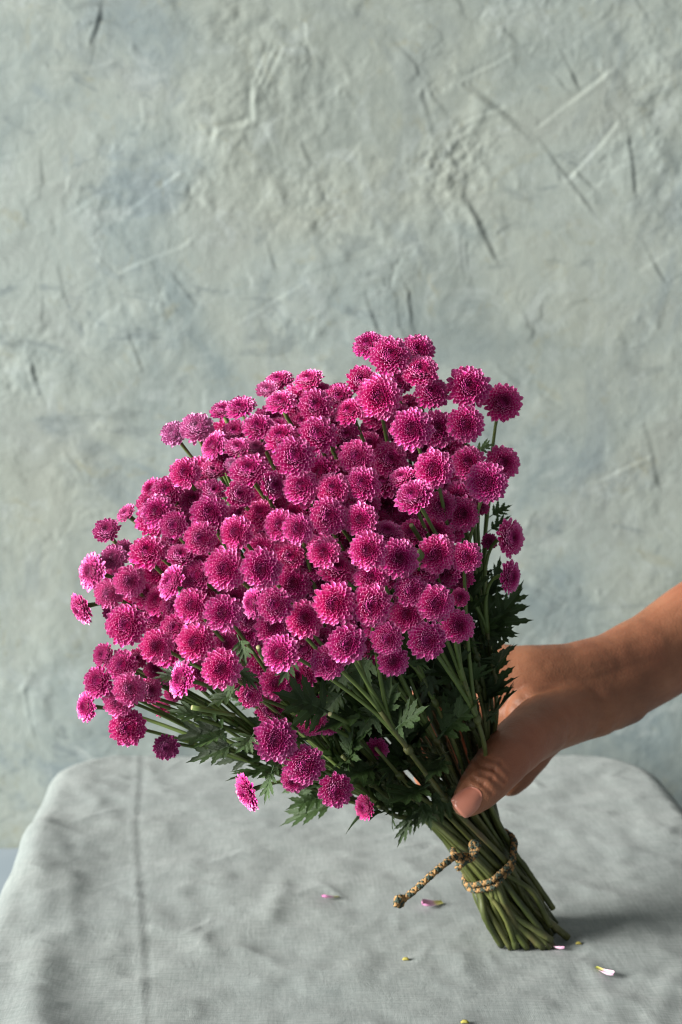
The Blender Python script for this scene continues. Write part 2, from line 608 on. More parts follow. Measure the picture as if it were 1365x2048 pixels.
    for (px, py, rad, amp) in [(900, 320, 70, 1.2), (430, 230, 90, 0.9), (590, 170, 100, 1.0), (960, 290, 55, 1.3), (610, 400, 80, 0.9), (1320, 150, 80, 0.9),
                               (40, 740, 70, 0.8), (940, 410, 70, 1.0), (1300, 300, 70, 0.8), (500, 60, 70, 0.7), (860, 330, 60, 1.0), (1330, 430, 60, 0.7),
                               (700, 420, 120, 0.5), (250, 400, 110, 0.5), (820, 480, 80, 0.5), (1240, 980, 70, 0.6), (330, 620, 90, 0.5), (470, 380, 100, 0.6)]:
        q = wp((px, py))
        R = rad * WALL_Y / FPX
        mk = np.exp(-(((X - q[0]) ** 2 + (Z - q[1]) ** 2) / (R * R)) ** 1.5)
        H += mk * amp * (0.0017 * rag + 0.0013 * rough)
    H += 0.0012 * rag * np.clip(0.25 + fbm(S, (5, 5), 2, 77) * 2.5, 0, 1) + 0.0004 * rough
    # skim coats laid over one another: low plates with ragged lips, and thin squeezed-out ridges
    for sd_, cells, amp in ((401, (7, 7), 0.0011), (431, (11, 10), 0.0008), (461, (5, 6), 0.0010)):
        f = fbm(S, cells, 6, sd_, 0.55)
        H += amp * np.clip((f - 0.06) / 0.035, 0, 1) * np.clip(0.35 + 2.2 * VAR, 0, 1)
        H += 0.00045 * np.exp(-((f + 0.10) / 0.012) ** 2) * np.clip(0.1 + 3 * fbm(S, (9, 9), 2, sd_ + 9), 0, 1)
    # the lower half was rubbed smoother than the top
    H = H * (0.46 + 0.20 * np.clip((Z - 0.22) / 0.25, 0, 1))
    V = np.stack([X, WALL_Y - H, Z], -1).reshape(-1, 3)
    w = link('wall', grid_mesh('wall', V, nx, nz, M_WALL))
    tag(w, 'grey-green plaster backdrop wall with trowel ridges and scratches behind the bouquet', 'wall', kind='structure')


build_wall()

# floor far below, glimpsed past the cloth
mbf = MB()
mbf.add([(-6, -3, -0.72), (6, -3, -0.72), (6, 7, -0.72), (-6, 7, -0.72)], [(0, 1, 2, 3)], 0, [(0, 0), (1, 0), (1, 1), (0, 1)])
tag(link('floor', mbf.mesh('floor', [M_FLOOR])), 'pale blue floor below the cloth', 'floor', kind='structure')

# ------------------------------------------------------------------ linen cloth over the table top
TX, TY0, TY1, TR = 0.245, 0.50, 1.192, 0.052


CLOTH = {}


def cloth_z(x, y):
    x = x - 0.020 + 0.055 * (y - 1.0)
    i = int(np.clip(np.searchsorted(CLOTH['v'], y), 1, len(CLOTH['v']) - 1))
    j = int(np.clip(np.searchsorted(CLOTH['u'], x), 1, len(CLOTH['u']) - 1))
    return float(CLOTH['z'][i - 1:i + 1, j - 1:j + 1].max())


def build_cloth():
    drop = 0.30
    nx, ny = 470, 560
    us = np.linspace(-TX - drop, TX + drop, nx)
    vs = np.linspace(TY0 - 0.12, TY1 + drop, ny)
    U, Vv = np.meshgrid(us, vs)
    S = U.shape
    cx, cy = 0.0, (TY0 + TY1) / 2
    hx, hy = TX - TR, (TY1 - TY0) / 2 - TR
    qx, qy = np.abs(U - cx) - hx, np.abs(Vv - cy) - hy
    ox, oy = np.maximum(qx, 0), np.maximum(qy, 0)
    ol = np.hypot(ox, oy) + 1e-9
    sd = ol + np.minimum(np.maximum(qx, qy), 0) - TR
    nxm, nym = np.where(ol > 1e-6, ox / ol, 0) * np.sign(U - cx), np.where(ol > 1e-6, oy / ol, 0) * np.sign(Vv - cy)
    br = 0.017
    s = np.maximum(sd + br * 0.4, 0)
    ang = np.minimum(s / br, math.pi / 2)
    horiz = br * np.sin(ang)
    down = br * (1 - np.cos(ang)) + np.maximum(s - br * math.pi / 2, 0)
    per = np.arctan2(Vv - cy, (U - cx) * 1.6)
    flare = down * 0.10 + np.sin(per * 21 + 1.3 * np.sin(per * 5)) * 0.045 * np.clip(down, 0, 0.3) * 1.2
    X = U - nxm * (s - horiz) + nxm * flare
    Y = Vv - nym * (s - horiz) + nym * flare
    Z = -down
    # the table stands slightly turned
    X = X + 0.020 - 0.055 * (Y - 1.0)
    # wrinkles of the pressed, slightly crumpled linen
    inside = np.exp(-np.maximum(sd, 0) / 0.05)
    W = 0.0022 * fbm(S, (5, 4), 2, 201) + 0.0030 * (0.5 - np.abs(fbm(S, (9, 8), 3, 211, 0.55))) + 0.0046 * (0.5 - np.abs(fbm(S, (20, 18), 3, 221, 0.55))) + 0.0016 * fbm(S, (46, 42), 2, 231)
    MOD = np.clip(0.8 + 1.8 * fbm(S, (18, 18), 2, 261), 0.05, 1.8)
    WU, WV = U + 0.010 * fbm(S, (12, 12), 2, 241), Vv + 0.010 * fbm(S, (12, 12), 2, 251)

    def crease(pts, amp, w, kind=0):
        out = np.zeros(S)
        P = [on_table(*p) for p in pts]
        for p in P:
            p.x += -0.020 + 0.055 * (p.y - 1.0)
        best = np.full(S, 9.0)
        side = np.zeros(S)
        for a, b in zip(P[:-1], P[1:]):
            d, sg, t = seg_dist(U if kind else WU, Vv if kind else WV, (a.x, a.y), (b.x, b.y))
            m = d < best
            best[m] = d[m]
            side[m] = sg[m]
        fall = np.exp(-(best / w) ** 2)
        if kind:
            sgn = best * side
            return amp * np.exp(-(sgn / w) ** 2) - 0.8 * amp * np.exp(-((sgn + 1.5 * w) / w) ** 2)
        return 0.55 * amp * MOD * np.exp(-(best / (1.25 * w)) ** 2)

    W += crease([(276, 1480), (274, 1560), (266, 1640), (270, 1720), (282, 1880), (286, 2100)], 0.0007, 0.0026, 1)
    W += crease([(60, 1640), (82, 1760), (88, 1900), (80, 2100)], 0.0115, 0.013)
    W += crease([(110, 1690), (150, 1860)], 0.0022, 0.005)
    for (a, b, am, w) in [((380, 1690), (330, 1850), .0020, .006), ((565, 1740), (545, 1830), .0025, .006), ((420, 1650), (440, 1800), .0012, .006),
                          ((360, 1780), (420, 1900), .0015, .005), ((1100, 1590), (1180, 1760), .0022, .008), ((1190, 1590), (1240, 1700), .0020, .008),
                          ((1040, 1700), (1150, 1640), .0015, .006), ((1230, 1560), (1330, 1660), .0028, .010), ((700, 1900), (760, 2040), .0018, .006),
                          ((960, 1980), (900, 1900), .0016, .006), ((1175, 1920), (1240, 2060), .0024, .005), ((1365, 1920), (1290, 2060), .0024, .006),
                          ((1330, 1900), (1240, 1990), .0016, .005), ((600, 1960), (680, 1870), .0014, .006), ((160, 1560), (230, 1640), .0016, .007),
                          ((500, 1700), (600, 1620), .0010, .007), ((820, 1960), (870, 2040), .0016, .006), ((1010, 1960), (1110, 2040), .0014, .005),
                          ((480, 1900), (530, 2040), .0012, .005), ((350, 1950), (430, 1990), .0012, .005)]:
        W += crease([a, b], am, w)
    cr = np.random.default_rng(8)
    for q in range(85):
        cx_, cy_ = cr.uniform(-TX, TX), cr.uniform(0.66, TY1)
        a_ = cr.choice([0.5, 1.25, 1.9, 2.6]) + cr.normal(0, 0.3)
        L_ = cr.uniform(0.015, 0.055)
        d_, sg_, t_ = seg_dist(WU, WV, (cx_ - math.cos(a_) * L_ / 2, cy_ - math.sin(a_) * L_ / 2), (cx_ + math.cos(a_) * L_ / 2, cy_ + math.sin(a_) * L_ / 2))
        w_ = cr.uniform(0.0016, 0.0035)
        W += MOD * cr.uniform(0.0004, 0.0011) * np.exp(-(d_ / w_) ** 2) * np.exp(-((t_ - 0.5) / 0.45) ** 2)
    W = W * 0.62
    Z = Z + W * inside - 0.0034 * inside
    CLOTH.update(u=us, v=vs, z=Z)
    X = X + nxm * W * (1 - inside)
    Y = Y + nym * W * (1 - inside)
    # the cloth is one sheet with a real thickness
    V = np.stack([X, Y, Z], -1).reshape(-1, 3)
    o = link('tablecloth', grid_mesh('tablecloth', V, nx, ny, M_LINEN, np.stack([U, Vv], -1).reshape(-1, 2)))
    sol = o.modifiers.new('thickness', 'SOLIDIFY')
    sol.thickness, sol.offset = 0.0008, -1
    tag(o, 'grey-green creased linen cloth draped over a round-cornered table', 'tablecloth')


build_cloth()

# ------------------------------------------------------------------ flower heads
# surveyed heads: bearing x, y, width, how the face is turned (sideways, upwards), depth behind the dome skin (cm), fade, mauve
A, B, C, D, E = (300, 640, 3.4125), (660, 640, 3.25), (130, 980, 3.4125), (460, 1040, 3.4125), (700, 1000, 3.592)
RAW = [
 (A, [(165,775,190,-.3,.45,2,.8),(320,745,235,-.1,.55,1,.75),(500,620,180,-.2,.72,2),(620,600,215,-.3,.68,1),(800,480,165,-.2,.7,2,.3),(880,420,220,-.3,.78,3),
      (895,560,220,-.2,.7,0),(1085,415,215,-.3,.75,1),(440,855,215,-.62,.35,1),(590,770,195,-.3,.5,2),(740,735,225,-.1,.6,0),(880,720,160,0,.75,2),(1130,590,235,0,.35,0),
      (1150,500,200,0,.65,2),(1290,530,200,-.1,.45,1),(900,810,245,-.2,.62,0),(600,880,200,-.2,.7,0),(720,880,180,.1,.65,1,.3),(985,935,285,0,.25,-1),(1145,790,265,0,.3,0),
      (1220,660,140,.1,.8,2),(240,1045,225,-.15,.3,0),(430,1040,185,.1,.65,2,.1),(560,990,110,0,.5,1,.7),(680,1035,270,-.2,.55,0),(480,970,110,0,.5,3),(835,1130,210,.5,.15,0),
      (1035,1140,255,-.1,.3,0),(1250,1160,240,0,.35,0),(610,1190,205,.1,.15,0),(440,1175,180,0,.5,1),(120,1180,235,-.3,.4,1),(55,1310,245,-.3,.3,0),(20,1160,180,-.6,.3,2),
      (295,1230,195,.1,.35,2),(405,1320,270,0,.25,0),(165,1400,205,-.2,.05,-.5),(345,1490,230,0,.05,-1),(590,1450,240,-.2,.15,-.5),(760,1330,235,-.1,.45,2),(710,1150,140,0,.4,3),
      (890,1400,225,-.2,.15,0),(1010,1425,215,-.1,.05,-1),(1215,1340,255,.1,.15,0),(1090,1230,160,0,.5,2),(1190,1590,220,-.1,.25,0),(960,1620,210,0,.25,1),(40,1580,200,-.3,.3,1),
      (215,1620,210,-.1,.65,0),(160,1500,160,-.2,.2,3),(610,1330,180,0,.3,3.5),(840,1560,190,0,.3,3.5)]),
 (B, [(255,165,205,-.25,.55,1),(390,240,265,0,.35,0),(570,200,225,.1,.45,1),(585,340,240,.05,.55,0),(205,395,200,0,.35,1),(320,500,290,0,.15,-1),(440,410,190,.1,.55,2),
      (660,480,225,.1,.4,1),(900,440,285,.1,.25,0),(1120,540,255,.2,.2,1),(535,710,275,-.1,.1,-1),(700,710,250,.2,.2,1),(880,675,240,.05,0,-.5),(130,600,205,-.3,.5,0),(60,490,175,-.1,.45,1),
      (675,970,260,-.1,.15,-1),(900,930,230,0,.25,1),(1020,1055,275,0,.05,-1),(1120,930,235,.3,.15,2),(175,890,225,-.1,.15,0),(385,910,240,.2,.25,2),(105,750,190,0,.35,1),(260,810,180,.1,.3,3),
      (210,1070,250,-.05,.35,0),(50,1090,195,.1,.35,1),(470,1030,190,-.35,.68,0),(550,1155,255,-.35,.5,-1),(720,1210,205,.2,.15,2),(860,1260,230,.2,.05,2),(370,1220,260,0,.25,4),
      (200,1300,235,-.1,.15,0),(230,1200,205,.1,.5,1.5),(40,1270,230,0,.2,.5),(370,1385,205,.1,.7,1),(250,1500,255,-.1,.05,-1),(450,1550,265,.1,.1,0),(690,1520,255,.1,.1,.5),(885,1540,210,.1,.05,0),
      (1165,1415,250,.72,.05,2),(810,1080,210,.1,.2,3),(300,990,170,0,.2,3),(300,730,210,0,.3,3.5),(310,600,240,.1,.3,2),(980,1220,120,.2,.2,4),(510,560,160,.1,.3,3.5),(520,830,190,.1,.3,4)]),
 (C, [(425,165,165,-.62,.55,2,.2),(290,285,205,-.3,.45,0,.2),(190,560,265,-.75,.1,0,.15),(335,460,195,-.3,.35,1,.35),(400,410,150,-.1,.3,2,.4),(300,710,205,-.1,0,0,.25),(440,625,225,.1,.05,0,.1),
      (115,810,235,-.80,-.42,1,.1),(420,925,285,-.2,.1,0),(565,430,270,-.15,.5,0),(610,200,255,-.2,.35,1),(1095,540,285,-.1,.05,-1),(735,630,255,-.75,.3,0),(900,590,235,-.3,.15,.5),
      (870,790,245,-.15,.1,0),(1080,840,275,-.1,0,-.5),(640,760,215,-.4,.3,2.5),(740,800,190,-.2,.1,2.5),(750,940,200,-.2,.15,1),(625,1065,240,0,-.05,-.5),(895,1040,270,-.2,.05,0),(1070,1220,275,0,-.05,-1),
      (275,1130,180,-.6,.2,1,.1),(395,1200,225,-.3,.15,1),(235,1310,225,-.5,.15,0),(150,1480,220,-.8,0,1),(440,1360,235,.15,.15,-1,.2),(370,1440,225,-.3,-.1,.2,.15),(575,1370,190,.4,.1,1,.1),(430,1620,265,-.1,-.05,0),
      (690,1750,190,.05,-.25,1,.1,.5),(500,1150,150,0,.1,3),(800,1290,275,-.78,.15,0),(620,1230,170,0,.1,3.5),(715,1290,110,0,.1,3.5,.4),(1265,1400,190,.05,-.05,-.5),(740,1390,130,0,0,4),(660,1490,140,0,0,4),
      (1100,1050,180,.1,0,3),(340,590,160,-.1,.2,3),(580,100,190,-.4,.4,2),(740,350,180,-.1,.3,3),(330,830,150,-.2,0,2.5),(960,930,170,0,0,3.5)]),
 (D, [(215,330,290,-.05,-.05,-1),(310,580,255,-.1,.1,-.5),(160,570,215,-.75,.05,1),(430,430,260,0,.15,2),(410,235,230,.1,.2,1),(640,210,235,-.15,.15,0),(730,350,265,.1,.65,1),(965,400,245,0,.35,.5),
      (715,570,295,-.1,0,-1),(965,580,285,.05,-.1,-1),(510,680,265,0,.15,.7),(290,730,250,0,.05,2),(345,910,270,-.4,0,-.5),(800,845,275,.1,-.05,-1),(670,970,245,-.1,-.05,0),(615,820,210,0,0,3),
      (1230,480,225,.1,0,.5),(1070,810,225,.05,-.05,1),(1115,960,225,.1,-.2,1.5),(320,1110,245,0,-.15,2),(310,1500,310,0,-.15,0,0,.25),(510,1670,285,.05,-.1,-.5,0,.1),(440,1770,195,-.2,-.35,1),
      (720,1840,245,.1,-.25,.5),(120,1860,275,-.80,-.40,0),(930,1960,195,-.72,-.1,1),(270,1290,210,0,-.1,3),(560,1370,215,.1,-.2,3),(685,1390,160,.1,-.1,4),(650,1240,140,.1,0,4.5),(1005,1560,160,0,-.3,4),
      (230,100,210,0,.2,3),(560,520,190,0,.1,3.5),(120,680,180,0,0,3)]),
 (E, [(615,740,275,.1,-.05,0),(790,700,140,.1,.15,1.5),(775,905,240,.2,0,.5),(555,1010,285,.05,-.05,0),(1150,550,250,.82,-.1,2),(410,820,275,.05,0,2.5),(590,550,215,.1,.1,3),(790,560,215,.1,.1,3),(1000,300,130,.2,.1,4)]),
]


def skin_depth(x, y):
    up = max(0.0, (1290 - y) / 600.0)
    dn = max(0.0, (y - 1290) / 330.0)
    sx = (x - 640) / 470.0
    return 0.682 + 0.085 * up ** 1.5 + 0.048 * sx * sx + 0.045 * dn ** 1.5


HEADS = []
for (ox, oy, sc), lst in RAW:
    for row in lst:
        cx, cy, d, nx_, ny_, back = row[:6]
        fade = row[6] if len(row) > 6 else 0.0
        mauve = row[7] if len(row) > 7 else 0.0
        px, py = ox + cx / sc, oy + cy / sc
        dp = d / sc
        Y = skin_depth(px, py) + back * 0.011
        p = at(px, py, Y)
        nz_ = math.sqrt(max(0.05, 1 - nx_ * nx_ - ny_ * ny_))
        view = (CAMP - p).normalized()
        r_ = RGT - view * RGT.dot(view)
        r_.normalize()
        u_ = view.cross(r_)
        n = (r_ * nx_ + u_ * ny_ + view * nz_).normalized()
        HEADS.append(dict(p=p, n=n, r=size_at(dp / 2, Y) * 1.13, fade=fade, mauve=mauve, back=back, px=px, py=py, dp=dp))
# darker heads deeper inside the dome, seen through the gaps of the outer layer
fr_ = random.Random(5)
tries = 0
nfill = 0
while tries < 6000 and nfill < 100:
    tries += 1
    px, py = fr_.uniform(230, 960), fr_.uniform(760, 1400)
    ex, ey = (px - 610) / 400, (py - 1075) / 330
    # the dome leans: its outline is an ellipse turned to the upper right
    ca_, sa_ = math.cos(-0.55), math.sin(-0.55)
    qx_, qy_ = ((px - 600) * ca_ - (py - 1080) * -sa_) / 420, ((px - 600) * -sa_ + (py - 1080) * ca_) / 300
    if qx_ * qx_ + qy_ * qy_ > 0.74:
        continue
    gap = min(math.hypot(px - h['px'], py - h['py']) / (h['dp'] / 2) for h in HEADS)
    if gap < 0.74:
        continue
    back = fr_.uniform(2.2, 4.2)
    Y = skin_depth(px, py) + back * 0.011
    p = at(px, py, Y)
    view = (CAMP - p).normalized()
    n = (view + Vector((fr_.gauss(-.1, .2), 0, fr_.gauss(.3, .2)))).normalized()
    dp = fr_.uniform(58, 76)
    HEADS.append(dict(p=p, n=n, r=size_at(dp / 2, Y) * 1.20, fade=0.0, mauve=0.0, back=back, px=px, py=py, dp=dp))
    nfill += 1
# settle: heads that would run into one another slide apart along the line of their stems
for it in range(14):
    for i in range(len(HEADS)):
        for j in range(i):
            a, b = HEADS[i], HEADS[j]
            dv = a['p'] - b['p']
            L = dv.length
            need = 0.50 * (a['r'] + b['r'])
            if 1e-6 < L < need:
                far, near = (a, b) if a['p'].y > b['p'].y else (b, a)
                k = (need - L) * 0.25
                dr = (far['p'] - CAMP).normalized()
                far['p'] = far['p'] + dr * k
                dr = (near['p'] - CAMP).normalized()
                near['p'] = near['p'] - dr * k * 0.25


def petal_geo(L, W, cup, curl, nl=5, nc=4, thick=0.03, roll=0.0):
    """one floret: across x, outwards y, inner face +z; returns both faces"""
    vs, uv, side, fs = [], [], [], []
    rows = [0, .34, .62, .80, .92, 1.0] if nl < 5 else [0, .30, .55, .74, .86, .95, 1.0]
    nl = len(rows) - 1
    for sidei in (0, 1):
        for i in range(nl + 1):
            v = rows[i]
            w = 0.40 + 0.60 * min(1, v / 0.70) ** 1.2
            if v > 0.74:
                w *= max(0.10, math.sqrt(max(0.0, 1 - ((v - 0.74) / 0.262) ** 2)))
            for k in range(nc + 1):
                u = k / nc * 2 - 1
                x = u * w * W / 2
                z = cup * W * (u * u) * w * (0.5 + 0.5 * v) + curl * L * v ** 2.2 - roll * u * W * v + 0.16 * W * max(0.0, (v - 0.7) / 0.3) ** 2
                y = L * v - 0.05 * L * (u * u) * v
                vs.append((x, y, z - sidei * thick * W * (1.1 - abs(u))))
                uv.append((k / nc, v))
                side.append(float(sidei))
        o = sidei * (nl + 1) * (nc + 1)
        for i in range(nl):
            for k in range(nc):
                a = o + i * (nc + 1) + k
                q = (a, a + 1, a + nc + 2, a + nc + 1)
                fs.append(q if sidei == 0 else q[::-1])
    return vs, fs, uv, side


def floret_params(i, n, style, r):
    t = (i + 0.5) / n
    e = math.radians(88 - style['open'] * t ** style['pow'])
    L = (0.10 + 0.47 * t ** 1.05) * r.uniform(0.90, 1.06)
    W = (0.070 + 0.158 * t ** 0.8) * r.uniform(0.9, 1.1)
    r0 = 0.43 * math.sqrt(t)
    z0 = style['dome'] * (1 - t) - style['dimple'] * math.exp(-(t / 0.10))
    az = i * 2.399963 + r.normal(0, 0.05)
    cup = 0.62 - 0.36 * t + r.normal(0, 0.05)
    curl = style['curl'] * (1.0 - 0.55 * t) + r.normal(0, 0.05)
    return t, e + r.normal(0, 0.07), L, W, r0, z0, az, cup, curl


def place(vs, e, r0, z0, az):
    ce, se, ca, sa = math.cos(e), math.sin(e), math.cos(az), math.sin(az)
    out = []
    for x, y, z in vs:
        rad = r0 + y * ce - z * se
        zz = z0 + y * se + z * ce
        out.append((rad * ca - x * sa, rad * sa + x * ca, zz))
    return out


STYLES = [dict(open=98, pow=0.80, dome=0.34, dimple=0.09, curl=0.17, n=180), dict(open=92, pow=0.88, dome=0.38, dimple=0.12, curl=0.21, n=220),
          dict(open=101, pow=0.74, dome=0.30, dimple=0.09, curl=0.13, n=190), dict(open=95, pow=0.95, dome=0.40, dimple=0.07, curl=0.21, n=200),
          dict(open=103, pow=0.84, dome=0.36, dimple=0.10, curl=0.15, n=200), dict(open=97, pow=0.68, dome=0.26, dimple=0.08, curl=0.11, n=180),
          dict(open=74, pow=0.90, dome=0.34, dimple=0.16, curl=0.26, n=170)]
OUTER = 21
PETAL_ONE = None


def flower_mesh(name, style, seed, skip_outer=False):
    r = np.random.default_rng(seed)
    mb = MB()
    n = style['n']
    outer = []
    for i in range(n):
        t, e, L, W, r0, z0, az, cup, curl = floret_params(i, n, style, r)
        if i >= n - OUTER and skip_outer:
            outer.append((e, r0, z0, az, L, W))
            continue
        small = t < 0.22
        vs, fs, uv, sd = petal_geo(L, W, cup, curl, 3 if small else 6, 2 if small else 4, roll=r.normal(0, 0.12))
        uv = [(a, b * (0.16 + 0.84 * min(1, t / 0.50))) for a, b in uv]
        mb.add(place(vs, e, r0, z0, az), fs, 0, uv, sd)
    # the dark button the florets grow from
    vs, fs = [], []
    for i in range(5):
        a = i / 4 * math.pi / 2
        for k in range(12):
            th = 2 * math.pi * k / 12
            vs.append((0.40 * math.cos(a) * math.cos(th), 0.40 * math.cos(a) * math.sin(th), -0.04 + (style['dome'] - style['dimple'] * 0.5) * math.sin(a)))
    for i in range(4):
        for k in range(12):
            k2 = (k + 1) % 12
            fs.append((i * 12 + k, i * 12 + k2, (i + 1) * 12 + k2, (i + 1) * 12 + k))
    mb.add(vs, fs, 0, [(0.5, 0.08)] * len(vs), [0.0] * len(vs))
    return mb.mesh(name, [M_PETAL]), outer


FM = [flower_mesh('flower_head', STYLES[i % 6], 100 + i)[0] for i in range(12)]
FM_HALF = [flower_mesh('flower_head', STYLES[6], 200 + i)[0] for i in range(3)]
FM_CORE = [flower_mesh('flower_core', STYLES[i % 6], 300 + i, True) for i in range(5)]
pm = MB()
pm.add(*[(x) for x in petal_geo(1.0, 0.42, 0.26, 0.12)][:2], 0, *petal_geo(1.0, 0.42, 0.26, 0.12)[2:])
PETAL_ONE = pm.mesh('petal', [M_PETAL])


def calyx_mesh():
    mb = MB()
    prof = [(0.055, -0.40), (0.10, -0.385), (0.20, -0.33), (0.31, -0.24), (0.38, -0.13), (0.42, -0.03), (0.40, 0.03)]
    vs, fs = [], []
    K = 18
    for i, (r, z) in enumerate(prof):
        for k in range(K):
            th = 2 * math.pi * k / K
            rr = r * (1 + (0.07 if (k + i) % 2 else -0.05))
            vs.append((rr * math.cos(th), rr * math.sin(th), z))
    for i in range(len(prof) - 1):
        for k in range(K):
            k2 = (k + 1) % K
            fs.append((i * K + k, i * K + k2, (i + 1) * K + k2, (i + 1) * K + k))
    mb.add(vs, fs)
    for k in range(12):      # bract tips reaching out under the petals
        th = 2 * math.pi * k / 12 + 0.1
        c, s = math.cos(th), math.sin(th)
        def pt(r, w, z):
            return (r * c - w * s, r * s + w * c, z)
        mb.add([pt(.36, -.07, -.12), pt(.36, .07, -.12), pt(.50, .05, -.045), pt(.60, 0, -.055), pt(.50, -.05, -.045)], [(0, 1, 2, 3, 4)])
    return mb.mesh('calyx', [M_CALYX])


CALYX = calyx_mesh()

bouquet = bpy.data.objects.new('chrysanthemum_bouquet', None)
COL.objects.link(bouquet)
BASE = on_table(1048, 1866)
bouquet.location = BASE
bouquet.empty_display_size = 0.02
tag(bouquet, 'big tied bouquet of magenta button chrysanthemums leaning on its cut stems', 'bouquet')
OFF = -BASE


def orient(n, spin):
    q = n.to_track_quat('Z', 'Y')
    return (q @ Quaternion((0, 0, 1), spin)).to_matrix().to_4x4()


order = sorted(range(len(HEADS)), key=lambda i: -(HEADS[i]['dp'] - 40 * max(0, HEADS[i]['back'])))
picked = [i for i in order if HEADS[i]['n'].dot((CAMP - HEADS[i]['p']).normalized()) > 0.9][:14]
for i, h in enumerate(HEADS):
    spin = random.uniform(0, 6.28)
    M = Matrix.Translation(h['p'] + OFF) @ orient(h['n'], spin) @ Matrix.Diagonal((h['r'], h['r'] * random.uniform(.95, 1.05), h['r'] * (random.uniform(0.85, 1.05) if h['n'].dot((CAMP - h['p']).normalized()) > 0.72 else random.uniform(0.60, 0.72)), 1))
    core = i in picked
    if core:
        me, outer = FM_CORE[i % 5]
    else:
        me = FM[(i * 7 + random.randrange(3)) % 12] if h['dp'] > 62 or random.random() < 0.3 else FM_HALF[i % 3]
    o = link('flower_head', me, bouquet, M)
    o.color = (h['fade'], h['mauve'], 0, 1)
    if h['fade'] > 0.3:
        o['label'] = 'faded pale pink flower head'
    c = link('calyx', CALYX, o)
    if core:
        for (e, r0, z0, az, L, W) in outer:
            R = Matrix(((-math.sin(az), math.cos(az) * math.cos(e), -math.cos(az) * math.sin(e)),
                        (math.cos(az), math.sin(az) * math.cos(e), -math.sin(az) * math.sin(e)),
                        (0, math.sin(e), math.cos(e)))).to_4x4()
            pm_ = Matrix.Translation((r0 * math.cos(az), r0 * math.sin(az), z0)) @ R @ Matrix.Diagonal((L * W / 0.237, L, L, 1))
            pe = link('petal', PETAL_ONE, o, pm_)
            pe.color = o.color

